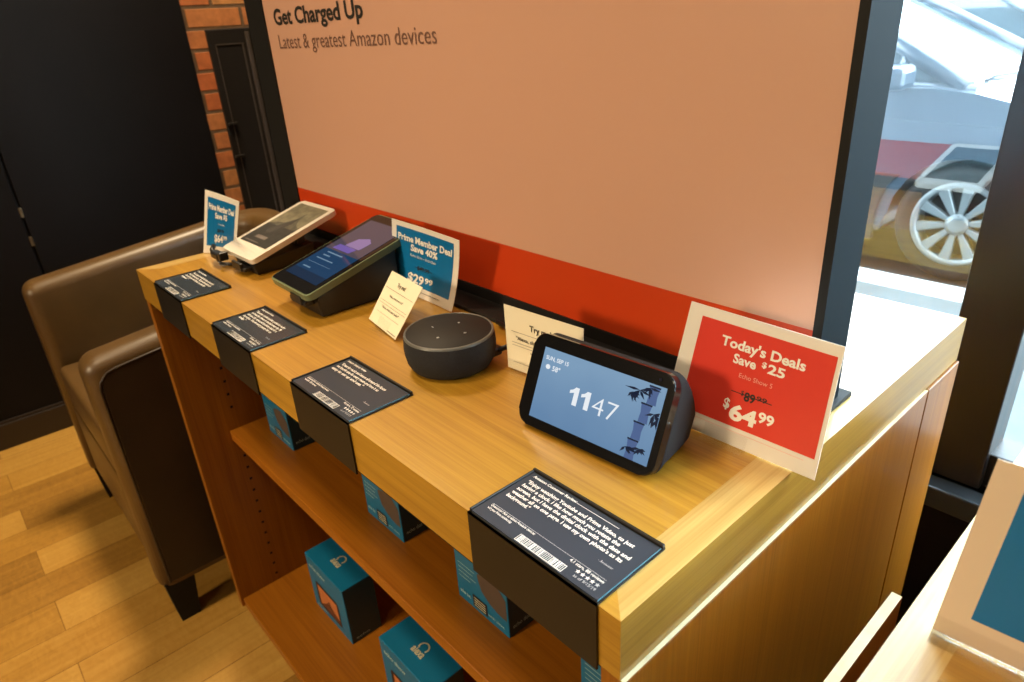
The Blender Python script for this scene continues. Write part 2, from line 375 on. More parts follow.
def car(x0, y0, name, label, paint, cat='car', group=None):
    """sedan facing +x; x0 = front wheel centre, y0 = near side"""
    R = thing(name, (x0, y0, GZ), label, cat, group)
    def X(x, y, z): return (x0 + x, y0 + y, GZ + z)
    W = 1.62; Rw = 0.30
    def arc(cx, r0, a0, a1, n=12): return [(cx + r0*math.cos(math.radians(a0 + (a1-a0)*i/n)), 0.285 + r0*math.sin(math.radians(a0 + (a1-a0)*i/n))) for i in range(n+1)]
    low = [(0.78, 0.20), (0.86, 0.34), (0.84, 0.60), (0.70, 0.72), (0.35, 0.80), (-0.02, 0.885), (-0.20, 0.905), (-0.8, 0.90), (-1.6, 0.92), (-2.35, 0.95), (-2.95, 0.93), (-3.22, 0.86), (-3.28, 0.5), (-3.2, 0.25), (-2.86, 0.2)]
    low += arc(-2.47, 0.345, 195, -15) + [(-2.0, 0.155), (-0.6, 0.155)] + arc(0, 0.345, 195, -15)
    bm = bmesh.new(); prism(bm, [X(x, 0, z) for x, z in low], (0, W, 0), bev=0.035, seg=3)
    # shoulder crease and door seams
    for xs in (-0.42, -1.42): box(bm, *sum([[X(xs, 0, 0)[0], X(xs+0.006, 0, 0)[0]], [y0-0.002, y0+0.01], [GZ+0.22, GZ+0.88]], []), mi=1)
    prism(bm, [X(-2.3, -0.004, 0.83), X(0.45, -0.004, 0.735), X(0.45, 0.01, 0.72), X(-2.3, 0.01, 0.80)], (0, 0.02, 0.008))
    body = link('car_body', bm, [paint, M_black], parent=R)
    bm = bmesh.new(); prism(bm, [X(x, -0.006, z) for x, z in ((-2.12, 0.15), (-0.37, 0.15), (-0.375, 0.30), (-0.34, 0.44), (-0.28, 0.50), (-2.2, 0.50), (-2.14, 0.42), (-2.10, 0.30))], (0, 0.03, 0), bev=0.004, seg=1)
    link('sill_shade', bm, M_lowshade, parent=R)  # added dark panel standing in for shade on the lower body
    # glasshouse
    bl = [(-0.10, 0.10, 0.895), (-0.85, 0.30, 1.30), (-1.75, 0.30, 1.31), (-2.45, 0.12, 0.95)]
    bm = bmesh.new()
    n_ = [Vector(X(x, y, z)) for x, y, z in bl]; f_ = [Vector(X(x, W-y, z)) for x, y, z in bl]
    nb = Vector(X(-0.10, 0.08, 0.89)); 
    poly(bm, (n_[0], n_[1], f_[1], f_[0]), 1)                # windscreen
    poly(bm, (n_[1], n_[2], f_[2], f_[1]), 0)                # roof
    poly(bm, (n_[2], n_[3], f_[3], f_[2]), 1)                # rear window
    poly(bm, (n_[0], n_[3], n_[2], n_[1]), 1); poly(bm, (f_[0], f_[1], f_[2], f_[3]), 1)
    poly(bm, (n_[0], f_[0], f_[3], n_[3]), 0)
    bmesh.ops.remove_doubles(bm, verts=bm.verts, dist=1e-4)
    link('cabin_glass', bm, [paint, M_carglass], parent=R)
    bm = bmesh.new()
    for side in (n_, f_):
        for a, b, rd in ((side[0], side[1], 0.042), (side[1], side[2], 0.034), (side[2], side[3], 0.045)): tube(bm, (a, b), rd, 8)
        m_ = side[1].lerp(side[2], 0.42); q = side[0].lerp(side[3], 0.5); tube(bm, (m_, q), 0.035, 8)
        p_ = side[0].lerp(side[1], 0.42); q = side[0].lerp(side[3], 0.13); tube(bm, (p_, q), 0.020, 6)
        tube(bm, (side[0].lerp(side[3], -0.02), side[3]), 0.024, 6)
    poly(bm, [p + Vector((0, 0, 0.012)) for p in (n_[1], f_[1], f_[2], n_[2])])
    link('pillars_and_roof', bm, paint, parent=R)
    bm = bmesh.new(); tube(bm, (X(-0.06, 0.50, 0.912), X(-0.085, 0.30, 0.915), X(-0.13, 0.62, 0.93), X(-0.11, 1.02, 0.925)), 0.008, 6)
    link('wiper', bm, M_black, parent=R)
    bm = bmesh.new(); box(bm, *sum([[X(-0.46, 0, 0)[0], X(-0.30, 0, 0)[0]], [y0-0.14, y0+0.04], [GZ+0.90, GZ+1.01]], []), bev=0.03)
    link('wing_mirror', bm, paint, parent=R)
    bm = bmesh.new(); prism(bm, [X(0.42, -0.004, 0.70), X(0.76, -0.004, 0.62), X(0.80, -0.004, 0.52), X(0.55, -0.004, 0.56)], (0, 0.05, 0), bev=0.008)
    link('headlamp', bm, M_clear, parent=R)
    for cx in (0, -2.47):
        for side in (0, 1):
            yy = 0.02 if side == 0 else W-0.02; sg = -1 if side == 0 else 1
            c = X(cx, yy, 0.285)
            bm = bmesh.new()
            lathe(bm, c, [(0.195, -0.19*sg), (0.27, -0.19*sg), (0.285, -0.15*sg), (0.285, -0.02*sg), (0.272, 0.012*sg), (0.235, 0.016*sg), (0.198, 0.0)], 40, axis='Y')
            ty = link('tyre', bm, M_tyre, parent=R)
            bm = bmesh.new()
            lathe(bm, c, [(0.205, 0.004*sg), (0.198, 0.012*sg), (0.178, 0.004*sg), (0.172, -0.10*sg)], 40, axis='Y')
            lathe(bm, c, [(0.0, 0.008*sg), (0.030, 0.008*sg), (0.052, 0.0), (0.055, -0.05*sg)], 24, axis='Y')
            for k in range(10):
                a = 2*math.pi*(k + 0.30)/10; ca, sa = math.cos(a), math.sin(a)
                def pt(rd, t, h): return Vector(c) + Vector((rd*ca - t*sa, h, rd*sa + t*ca))
                w0, w1 = 0.011, 0.026
                prism(bm, [pt(0.04, -w0, -0.004*sg), pt(0.180, -w1, 0.002*sg), pt(0.180, w1, 0.002*sg), pt(0.04, w0, -0.004*sg)], (0, -0.03*sg, 0), bev=0.004, seg=1)
            for k in range(5):
                a = 2*math.pi*(k+0.2)/5; lathe(bm, Vector(c) + Vector((0.036*math.cos(a), 0, 0.036*math.sin(a))), [(0.0, 0.004*sg), (0.008, 0.004*sg), (0.009, 0.0)], 8, mi=1, axis='Y')
            lathe(bm, c, [(0.0, -0.085*sg), (0.172, -0.085*sg)], 32, mi=1, axis='Y')
            link('alloy_rim', bm, [M_rim, M_brakedark], parent=R)
    return R
M_carglass = mat('car_glass', (0.03, 0.05, 0.06), 0.03, spec=0.8)
M_lowshade = mat('lower_body_shade', (0.018, 0.019, 0.019), 0.6)
M_tyre = mat('tyre_rubber', (0.012, 0.012, 0.012), 0.8)
M_rim = mat('silver_alloy', (0.20, 0.23, 0.24), 0.35, metal=0.4)
M_brakedark = mat('dark_brake', (0.03, 0.03, 0.03), 0.5, metal=0.4)
M_silver = mat('silver_car_paint', (0.040, 0.062, 0.090), 0.28, metal=0.1, coat=0.6)
M_silver2 = mat('pale_car_paint', (0.06, 0.09, 0.11), 0.30, metal=0.3, coat=0.6)
car(-0.79, 3.45, 'parked_car', 'silver sedan parked right outside the window, alloy front wheel in view', M_silver)
car(-0.95, 6.6, 'parked_car', 'pale sedan seen behind the silver sedan at the top of the window', M_silver2)

# ================================================================== DISPLAY COUNTERS
def counter(x1, wid, label):
    x0 = x1 - wid; D = 0.617; t = 0.0535; bw = 0.030
    R = thing('display_counter', ((x0+x1)/2, D/2, FZ), label, 'display counter')
    bm = bmesh.new()
    A = [(x0, 0), (x1, 0), (x1, D), (x0, D)]; I = [(x0+bw, bw), (x1-bw, bw), (x1-bw, D-bw), (x0+bw, D-bw)]
    def q(pts, z, mi): poly(bm, [(p[0], p[1], z) for p in pts], mi)
    q(I, 0, 0); q((A[0], A[1], I[1], I[0]), 0, 0); q((A[1], A[2], I[2], I[1]), 0, 1); q((A[2], A[3], I[3], I[2]), 0, 0); q((A[3], A[0], I[0], I[3]), 0, 1)
    q(A[::-1], -t, 0)
    for i in range(4):
        a, b = A[i], A[(i+1) % 4]; poly(bm, ((a[0], a[1], -t), (b[0], b[1], -t), (b[0], b[1], 0), (a[0], a[1], 0)), 0 if i % 2 == 0 else 2)
    bmesh.ops.remove_doubles(bm, verts=bm.verts, dist=1e-5)
    link('countertop', bm, [M_oakX, M_oakY, M_oakE], parent=R)
    link('black_strip', B(x0+0.019, x1-0.019, 0.003, 0.02, -t-0.006, -t), M_blackm, parent=R)  # thin black strip under the front of the slab
    zb = -0.757
    bm = bmesh.new(); box(bm, x1-0.018, x1+0.003, 0.001, 0.5205, zb, -t-0.001, bev=0.0008, seg=1); box(bm, x1-0.018, x1+0.003, 0.5235, D, zb, -t-0.001, bev=0.0008, seg=1)
    box(bm, x1-0.0175, x1-0.001, 0.52, 0.524, zb, -t-0.001)
    for k in range(22):
        for y in (0.06, 0.42):
            z = -0.11 - k*0.028
            if abs(z+0.345) > 0.02: box(bm, x1-0.0184, x1-0.0175, y-0.0025, y+0.0025, z-0.0025, z+0.0025, mi=1)
    box(bm, x1-0.018, x1+0.0028, 0.001, 0.5205, -t-0.001, -t-0.0004, mi=2); 
    link('side_panel', bm, [M_bodyZ, M_blackm, M_palewood], parent=R)
    bm = bmesh.new(); box(bm, x0-0.0, x0+0.018, 0.001, D, zb, -t-0.001, bev=0.0008, seg=1)
    for k in range(22):
        for y in (0.085, 0.42):
            z = -0.13 - k*0.028
            if abs(z+0.345) > 0.02: box(bm, x0+0.0175, x0+0.0183, y-0.0025, y+0.0025, z-0.0025, z+0.0025, mi=1)
    link('side_panel', bm, [M_bodyZ, M_blackm], parent=R)
    link('shelf', B(x0+0.0185, x1-0.0185, 0.070, 0.449, -0.366, -0.345, bev=0.001, seg=1), M_bodyX, parent=R)
    link('shelf', B(x0+0.0185, x1-0.0185, 0.006, 0.449, -0.758, -0.736, bev=0.001, seg=1), M_bodyX, parent=R)
    link('back_panel', B(x0+0.018, x1-0.018, 0.45, 0.60, zb, -t-0.001), M_bodyZ, parent=R)
    link('plinth', B(x0+0.03, x1-0.03, 0.07, 0.58, FZ, zb-0.001), M_blackm, parent=R)
    return R
counter(0.0, 1.045, 'oak veneer display counter with open shelves carrying the row of gadgets')
counter(0.118 + 1.0, 1.0, 'second oak counter at the lower right, only its pale left edge in view')
bm = bmesh.new(); box(bm, 0.0655, 0.0745, -0.12, 0.306, FZ, -0.15, mi=0); 
for q in bm.faces:
    if q.calc_center_median().z > -0.151: q.material_index = 1
tag(link('wooden_board', bm, [M_bodyZ, M_palewood], root=(0.07, 0.09, FZ)), 'thin wooden board with pale top edge standing in the gap between the counters', 'board')

# ================================================================== POSTER PANEL
M_backpale = mat('poster_back_pale', (0.42, 0.50, 0.58), 0.4)
def build_poster():
    y0, y1, x0, x1, zt, zb = 0.287, 0.342, -1.067, -0.0235, 0.66, 0.0195
    xl, xr, zr = -1.000, -0.0315, 0.0885
    R = thing('poster_stand', (-0.54, 0.32, 0), 'large framed salmon poster with vermilion band headed Get Charged Up', 'poster')
    bm = bmesh.new()
    for a in ((x0, xl, y0, y1, 0.005, zt), (xr, x1, y0, y1, 0.005, zt), (xl, xr, y0, y1, 0.005, zb), (xl, xr, y0, y1, zt-0.03, zt)):
        box(bm, *a)
    box(bm, xl, xr, y0+0.003, y1-0.003, zb, zt-0.03)
    for q in bm.faces:
        c = q.calc_center_median()
        if abs(c.x - x1) < 1e-4 : q.material_index = 1
    link('poster_frame', bm, [M_blackm, M_side], parent=R)
    for nm, y in (('poster_sheet', y0+0.0025), ('poster_sheet', y1-0.0025)):
        bm = bmesh.new()
        P = lambda u, v: Vector((u, y, v))
        quad(bm, P, xl, xr, zr, zt-0.03, 0); quad(bm, P, xl, xr, zb, zr, 1)
        link(nm, bm, [M_pink if y < 0.31 else M_backpale, M_orange], parent=R, recalc=False)
    P = lambda u, v: Vector((u, y0+0.0018, v))
    bm = bmesh.new(); write(bm, P, 'Get Charged Up', -0.966, -0.689, 0.3565, 0.3785, bold=0.028)
    link('headline', bm, M_ink, parent=R)
    bm = bmesh.new(); write(bm, P, 'Latest & greatest Amazon devices', -0.963, -0.528, 0.3210, 0.3415)
    link('subtitle', bm, M_inkthin, parent=R)
    link('foot_plate', B(-1.07, -0.0180, 0.250, 0.360, 0.0, 0.005, bev=0.0006, seg=1), M_blackm, parent=R)
build_poster()

# ================================================================== PRICE SIGNS
def sign(name, label, P, panelrect, pm, lines, holder=None, cat='price sign', group=None, strike=None, bow=False, border=M_white):
    base = (P(0.5, 0)); R = thing(name, (base.x, base.y, 0), label, cat, group)
    bm = bmesh.new(); sheet(bm, P)
    if panelrect: panel(bm, P.up(0.0003), *panelrect, 1)
    link('paper', bm, [border] + ([pm] if panelrect else []), parent=R, recalc=False)
    bm = bmesh.new(); mats = []
    Q = P.up(0.0007)
    for (s_, u0, u1, v0, v1, m_, bd) in lines:
        if m_ not in mats: mats.append(m_)
        if s_ == '-': quad(bm, Q, u0, u1, v0, v1, mats.index(m_))
        else: write(bm, Q, s_, u0, u1, v0, v1, mats.index(m_), bd)
    if lines: link('lettering', bm, mats, parent=R)
    if holder:
        a, b = holder; bm = bmesh.new()
        p0, p1 = P(a, 0), P(b, 0); dx = (p1-p0); n = Vector((-dx.y, dx.x, 0)).normalized()
        if n.y > 0: n = -n
        for k0, k1, z0, z1 in ((0.0008, 0.0024, 0.0, 0.014), (-0.0030, -0.0014, 0.0, 0.014), (-0.016, 0.010, 0.0, 0.0016)):
            q = [Vector((p0.x, p0.y, z0)) + n*k0, Vector((p1.x, p1.y, z0)) + n*k0, Vector((p1.x, p1.y, z0)) + n*k1, Vector((p0.x, p0.y, z0)) + n*k1]
            tl = P(a, (z1)/max(0.05, P(0, 1).z)) - P(a, 0); tl = Vector((tl.x, tl.y, 0)) if z1 > 0.005 else Vector((0, 0, 0))
            prism(bm, q, Vector((0, 0, z1-z0)) + tl)
        link('clear_holder', bm, M_acry, parent=R)
    return R
b = 0.025
sign('price_sign', 'red price sign reading Today\'s Deals Save $25 at the right counter end',
     Patch((-0.1245, 0.2100, 0.001), (0.0185, 0.2125, 0.001), (-0.1110, 0.2255, 0.115), (0.0215, 0.2220, 0.115)),
     (0.105, 0.975, 0.155, 0.92), M_redp,
     [("Today's Deals", .275, .818, .755, .826, M_wink, .03), ('Save', .38, .53, .650, .718, M_wink, .03), ('$', .565, .595, .685, .725, M_wink, .03), ('25', .605, .712, .655, .722, M_wink, .03),
      ('Echo Show 5', .44, .655, .553, .588, M_pinkink, 0.0),
      ('$', .478, .497, .425, .462, M_ink, .01), ('89', .502, .572, .392, .458, M_ink, .03), ('99', .580, .645, .425, .462, M_ink, .01), ('-', .413, .677, .430, .437, M_ink, 0),
      ('$', .385, .425, .285, .362, M_wink, .03), ('64', .432, .610, .215, .332, M_wink, .04), ('99', .615, .712, .272, .350, M_wink, .03), ('-', .12, .92, .118, .121, M_pinkink, 0)],
     holder=(0.30, 0.58))
sign('price_sign', 'blue price sign reading Prime Member Deal Save 40% behind the round speaker',
     Patch((-0.640, 0.236, 0.001), (-0.479, 0.2345, 0.001), (-0.604, 0.239, 0.105), (-0.4415, 0.230, 0.106), bow=-0.002, bowv=-0.004),
     (0.075, 0.925, 0.14, 0.93), M_blue,
     [('Prime Member Deal', .105, .905, .745, .835, M_wink, .035), ('Save 40%', .30, .70, .625, .715, M_wink, .035), ('Echo Dot - 3rd Gen', .30, .68, .545, .580, M_wink, 0),
      ('$49.99', .42, .60, .38, .435, M_ink, .02), ('-', .38, .64, .405, .412, M_ink, 0), ('$29', .30, .54, .185, .305, M_wink, .03), ('99', .555, .67, .23, .305, M_wink, .03), ('-', .10, .80, .08, .086, M_slate, 0)],
     holder=(0.30, 0.60))
sign('price_sign', 'blue price sign at the far left counter end behind the white e-reader',
     Patch((-1.042, 0.1115, 0.001), (-0.974, 0.142, 0.001), (-1.030, 0.137, 0.110), (-0.886, 0.139, 0.109), bow=-0.002),
     (0.09, 0.91, 0.13, 0.91), M_blue,
     [('Prime Member Deal', .13, .88, .725, .82, M_wink, .035), ('Save $5', .32, .68, .60, .69, M_wink, .035), ('All-new Kindle', .42, .60, .50, .535, M_wink, 0),
      ('$89.99', .40, .60, .38, .43, M_ink, .02), ('$64', .32, .58, .21, .33, M_wink, .03), ('99', .59, .70, .26, .33, M_wink, .03)],
     holder=None)
sign('price_sign', 'blue sign with wide cream border on the second counter at lower right',
     Patch((0.1335, 0.1235, 0.002), (0.276, 0.134, 0.002), (0.1395, 0.131, 0.122), (0.283, 0.142, 0.122)),
     (0.105, 0.975, 0.155, 0.92), M_blue, [('Prime Member Deal', .32, .88, .755, .826, M_wink, .03)], holder=(0.0, 0.55), border=mat('cream_paper', (0.72, 0.58, 0.44), 0.55))

def trycard(label, P, frac, holder):
    sign('try_me_card', label, P, None, None, frac, holder=holder, cat='card', border=M_cream)
M_tan = mat('tan_ink', (0.62, 0.42, 0.18), 0.6); M_greyink = mat('grey_ink', (0.22, 0.20, 0.17), 0.6)
trycard('cream Try me card leaning in front of the blue sign, left of the round speaker',
     Patch((-0.5415, 0.1475, 0.003), (-0.4595, 0.1345, 0.003), (-0.531, 0.1855, 0.0605), (-0.4485, 0.175, 0.0605)),
     [('Try me!', .36, .62, .79, .86, M_ink, .02), ('"Alexa, what time is it?"', .28, .74, .565, .60, M_ink, .015), ('"Alexa, what\'s new today?"', .22, .80, .33, .37, M_ink, .015),
      ('-', .06, .96, .695, .702, M_greyink, 0), ('-', .06, .96, .455, .461, M_greyink, 0), ('-', .06, .96, .405, .411, M_greyink, 0), ('-', .12, .90, .235, .240, M_greyink, 0), ('-', .68, .96, .03, .045, M_greyink, 0)], (0.3, 0.7))
trycard('cream Try me card standing behind the tablet-like smart display with the clock',
     Patch((-0.3045, 0.1785, 0.003), (-0.206, 0.188, 0.003), (-0.316, 0.1875, 0.0705), (-0.212, 0.1985, 0.0685)),
     [('Try me!', .34, .62, .70, .79, M_ink, .02), ('"Alexa, show me my photos"', .15, .86, .50, .555, M_ink, .015), ('"Alexa, what\'s the', .34, .74, .30, .35, M_ink, .015), ('weather?"', .38, .66, .215, .265, M_ink, .015),
      ('-', .09, .91, .615, .622, M_greyink, 0), ('-', .09, .91, .445, .452, M_greyink, 0), ('-', .09, .91, .40, .407, M_greyink, 0), ('-', .09, .91, .13, .137, M_greyink, 0)], (0.02, 0.6))

# ================================================================== REVIEW CARD HOLDERS
def review(x0, x1, D, label, body):
    R = thing('review_card_holder', ((x0+x1)/2, 0.03, 0), label, 'card holder', 'review cards along the front edge')
    bm = bmesh.new()
    box(bm, x0, x1, -0.0022, D, 0.0004, 0.0018); box(bm, x0, x1, -0.0022, -0.0004, -0.0575, 0.0018)
    box(bm, x0, x1, D-0.003, D, 0.0018, 0.0052, bev=0.0006, seg=1); box(bm, x0, x0+0.0022, 0.0, D, 0.0018, 0.0045, bev=0.0006, seg=1)
    link('folded_holder', bm, M_blackholder, parent=R)
    bm = bmesh.new(); box(bm, x0+0.0026, x1-0.0012, 0.0006, D-0.0034, 0.0018, 0.0031); 
    for q in bm.faces:
        if q.calc_center_median().x > x1-0.0013: q.material_index = 1
    link('insert_card', bm, [M_slate, M_cardedge], parent=R)
    P = lambda u, v: Vector((x0+0.0026 + u*(x1-x0-0.004), 0.0006 + v*(D-0.004), 0.0034))
    bm = bmesh.new()
    write(bm, P, 'Amazon Customer Review', .035, body[0], .915, .955, 0, .02)
    if body[0] > .4: quad(bm, P, .415, .74, .918, .924, 0)
    v = .79
    for s_, e in body[1]:
        write(bm, P, s_, .045, e, v, v+.055, 0, .02); v -= .085
    write(bm, P, '- Reviewer', .82, .92, .40, .43, 1)
    quad(bm, P, .05, .95, .247, .252, 1)
    write(bm, P, body[2], .05, .43, .205, .240, 0, .01); write(bm, P, body[3], .05, .26, .150, .185, 0, .01)
    rnd = random.Random(len(label)); u = .375
    quad(bm, P, .37, .735, .012, .122, 0)
    while u < .725:
        wv = rnd.choice((.003, .005, .008)); quad(bm, Q2(P), u, u+wv, .020, .114, 2); u += wv + rnd.choice((.004, .006, .010))
    write(bm, P, body[4], .71, .95, .195, .235, 0, .01)
    for k in range(5):
        cu, cv = .80 + k*.034, .143
        pts = []
        for i in range(10):
            rr = .5 if i % 2 == 0 else .2; a = math.pi/2 + i*math.pi/5
            pts.append((cu + rr*.032*math.cos(a), cv + rr*.062*math.sin(a)))
        bm.faces.new([bm.verts.new(P(*p)) for p in pts]).material_index = 0 if k < 4 else 1
    write(bm, P, 'as of 9/15/19', .80, .95, .062, .10, 1)
    link('lettering', bm, [M_wink, M_greywhite, M_slate], parent=R)
def Q2(P): return lambda u, v: P(u, v) + Vector((0, 0, 0.0002))
M_cardedge = mat('card_edge', (0.10, 0.26, 0.34), 0.3); M_greywhite = mat('grey_print', (0.45, 0.46, 0.48), 0.5)
review(-0.150, -0.0185, 0.0705, 'black review card holder in front of the smart display, nearest the camera',
       (.411, [('"Enjoy watching Youtube and Prime Video, to just', .895), ('having a clock. I like how much you rotate the', .831), ('screen, but I have the digital clock with the date and', .938), ('weather all on one page. I use my own photo\'s as its', .918), ('background."', .24)],
        'Questions? Ask us about Amazon devices', 'with your Prime membership', '4.1 stars, 88 reviews'))
review(-0.4585, -0.3345, 0.0745, 'black review card holder at the counter edge in front of the round speaker',
       (.36, [('"Great for music and timers all around the house', .80), ('we bought one for every room and love it so', .76), ('easy to set up and use."', .58)],
        'Questions? Ask us about Amazon devices', 'with Prime', '4.6 stars, 72 reviews'))
review(-0.693, -0.569, 0.0745, 'black review card holder at the counter edge in front of the black tablet',
       (.34, [('"The screen is bright and clear, perfect for reading', .78), ('and watching shows on the train every day. My', .80), ('kids use it for games and the battery lasts for a', .79), ('long time. Worth every penny for us', .76), ('today."', .20)],
        'Questions? Ask us about devices', 'with Prime', '4.2 stars, 51 reviews'))
review(-0.941, -0.817, 0.0740, 'black review card holder at the far left counter corner in front of the e-reader',
       (.34, [('"I read every night with the light on low and it', .78), ('never bothers anyone. The pages turn quickly and', .80), ('I can carry my whole library in a small bag', .75), ('wherever."', .26)],
        'Questions? Ask us about devices', 'with Prime', '4.5 stars, 93 reviews'))

# ================================================================== DEVICES
def frame_at(o, yaw, pitch):
    """local axes: a right, b up along the face, n out of the face (towards the viewer); pitch = lean back in degrees"""
    yw, pt = math.radians(yaw), math.radians(pitch)
    a = Vector((math.cos(yw), math.sin(yw), 0)); bk = Vector((-math.sin(yw), math.cos(yw), 0))
    b_ = bk*math.sin(pt) + Vector((0, 0, 1))*math.cos(pt); n = a.cross(b_)
    m = Matrix(((a.x, b_.x, n.x, o[0]), (a.y, b_.y, n.y, o[1]), (a.z, b_.z, n.z, o[2]), (0, 0, 0, 1)))
    return m
def rrect(w_, h_, rad, n=6, cx=0, cy=0):
    pts = []
    for sx, sy, a0 in ((1, -1, -90), (1, 1, 0), (-1, 1, 90), (-1, -1, 180)):
        for i in range(n+1):
            a = math.radians(a0 + 90*i/n); pts.append((cx + sx*(w_/2-rad) + rad*math.cos(a), cy + sy*(h_/2-rad) + rad*math.sin(a)))
    return pts
def slab(bm, m, w_, h_, th, rad, bev=0.001, mi=0, cy=None, z=0.0):
    cy = h_/2 if cy is None else cy
    prism(bm, [m @ Vector((x, y, z-th)) for x, y in rrect(w_, h_, rad, cy=cy)], m.to_3x3() @ Vector((0, 0, th)), mi, bev)

# --- smart display with clock
def smart_display():
    m = frame_at((-0.1445, 0.1165, 0.0040), 4.2, 24.3); R = thing('smart_display', (-0.1445, 0.15, 0), 'black smart display showing the time 11 47 over a blue bamboo picture', 'smart display')
    w_, h_ = 0.148, 0.086
    # wedge housing: front outline lofted back to a small rounded foot
    bm = bmesh.new()
    fr = rrect(w_, h_, 0.012, 6, 0, h_/2)
    def ring(s, dz, cyoff, hs): return [m @ Vector((x*s, (y - h_/2)*hs + h_/2 + cyoff, dz)) for x, y in fr]
    inv = m.inverted()
    base = m.to_3x3().inverted() @ Vector((0, 0, 1))
    secs = []
    for t in (0, 0.06, 0.18, 0.35, 0.55, 0.75, 0.90, 1.0):
        # sweep towards the back: section height shrinks and its centre drops so that the foot stays on the counter
        s = 1 - 0.10*t**2; hs = 1 - 0.66*t**1.5
        dz = -0.010 - 0.052*t
        rg = [m @ Vector((x*s, (y - h_/2)*hs + h_/2, dz)) for x, y in fr]
        zmin = min(p.z for p in rg); zt = 0.0020
        rg = [p + Vector((0, 0, zt - zmin)) for p in rg] if t > 0.1 else rg
        secs.append([bm.verts.new(p) for p in rg])
    n = len(fr)
    for i in range(len(secs)-1):
        for k in range(n):
            q = bm.faces.new((secs[i][k], secs[i][(k+1) % n], secs[i+1][(k+1) % n], secs[i+1][k])); q.smooth = True
    bm.faces.new(secs[-1]); bm.faces.new(secs[0][::-1])
    link('fabric_housing', bm, M_fabric, parent=R)
    bm = bmesh.new(); slab(bm, m, w_, h_, 0.0105, 0.012, 0.0022)
    link('bezel', bm, mat('gloss_black_bezel', (0.007, 0.007, 0.008), 0.13, spec=0.32), parent=R)
    P = lambda u, v: m @ Vector(((u-0.5)*w_, v*h_, 0.0004))
    sm, N, Lk, PB = newmat('lit_screen_blue')
    tc = N.new('ShaderNodeTexCoord'); sp = N.new('ShaderNodeSeparateXYZ'); Lk.new(tc.outputs['Object'], sp.inputs[0])
    cr = N.new('ShaderNodeValToRGB'); mr = N.new('ShaderNodeMapRange'); mr.inputs[1].default_value = 0.01; mr.inputs[2].default_value = 0.08
    nz = N.new('ShaderNodeTexNoise'); nz.inputs['Scale'].default_value = 25; Lk.new(tc.outputs['Object'], nz.inputs['Vector'])
    Lk.new(sp.outputs['Z'], mr.inputs[0]); ad = N.new('ShaderNodeMath'); ad.operation = 'MULTIPLY_ADD'; Lk.new(nz.outputs['Fac'], ad.inputs[0]); ad.inputs[1].default_value = 0.35; Lk.new(mr.outputs[0], ad.inputs[2])
    e = cr.color_ramp.elements; e[0].position = 0.25; e[0].color = (0.125, 0.235, 0.40, 1); e[1].position = 1.1; e[1].color = (0.20, 0.33, 0.49, 1)
    Lk.new(ad.outputs[0], cr.inputs[0]); Lk.new(cr.outputs[0], PB.inputs['Emission Color']); PB.inputs['Emission Strength'].default_value = 1.0
    PB.inputs['Base Color'].default_value = (0.004, 0.004, 0.005, 1); PB.inputs['Roughness'].default_value = 0.12
    bm = bmesh.new(); quad(bm, P, .095, .955, .105, .865, 0)
    sc = link('screen', bm, sm, parent=R)
    P1 = lambda u, v: m @ Vector(((u-0.5)*w_, v*h_, 0.0006)); P2 = lambda u, v: m @ Vector(((u-0.5)*w_, v*h_, 0.0008))
    bm = bmesh.new()
    rnd = random.Random(3)
    segs = [(.835, .105, .30), (.845, .305, .475), (.862, .48, .665), (.885, .67, .845)]
    for uc, v0, v1 in segs:
        shape(bm, P1, [(uc-.030, v0), (uc+.030, v0), (uc+.026, (v0+v1)/2), (uc+.034, v1), (uc-.034, v1), (uc-.026, (v0+v1)/2)], 0)
        shape(bm, P2, [(uc-.036, v1-.012), (uc+.036, v1-.012), (uc+.036, v1+.004), (uc-.036, v1+.004)], 1)
    for cu, cv, nlf, L in ((.80, .77, 8, .085), (.755, .73, 6, .06), (.92, .60, 8, .075), (.94, .55, 5, .06), (.80, .21, 7, .07), (.89, .24, 6, .055), (.855, .82, 6, .06)):
        for i in range(nlf):
            a = rnd.uniform(-math.pi, 0.35); l = L*rnd.uniform(.7, 1.25); wd = .0085
            du, dv = math.cos(a)*l, math.sin(a)*l*1.5
            nu_, nv_ = -math.sin(a)*wd, math.cos(a)*wd*1.5
            p = [(cu, cv), (cu+du*.4+nu_, cv+dv*.4+nv_), (cu+du, cv+dv), (cu+du*.4-nu_, cv+dv*.4-nv_)]
            shape(bm, P2, [(min(.953, max(.70, u)), min(.862, max(.108, v))) for u, v in p], 1)
    link('screen_picture', bm, [emis('bamboo_blue', (0.07, 0.12, 0.27)), emis('bamboo_leaf', (0.008, 0.014, 0.035))], parent=sc)
    bm = bmesh.new()
    
    for ua in (.352, .437):
        a_ = lambda u, v: (ua + u*.075, .385 + v*.187)
        shape(bm, P2, [a_(*q) for q in ((.42, 0), (.86, 0), (.86, 1), (.50, 1), (.42, .93), (.28, .84), (0, .76), (0, .58), (.42, .68))], 0)
    write(bm, P2, '47', .525, .700, .380, .560, 0, -0.012)
    write(bm, P2, 'SUN, SEP 15', .121, .296, .745, .785, 0, .02); write(bm, P2, '58°', .185, .245, .645, .695, 0, .02)
    shape(bm, P2, [(.150 + .018*math.cos(i*.52), .672 + .026*math.sin(i*.52)) for i in range(12)], 0)
    link('screen_writing', bm, emis('lit_white', (0.80, 0.84, 0.88)), parent=sc)
    bm = bmesh.new(); shape(bm, P2, [(.903 + .010*math.cos(i*.52), .925 + .017*math.sin(i*.52)) for i in range(12)], 0)
    link('camera_lens', bm, mat('lens_glass', (0.02, 0.02, 0.035), 0.05), parent=R)
smart_display()

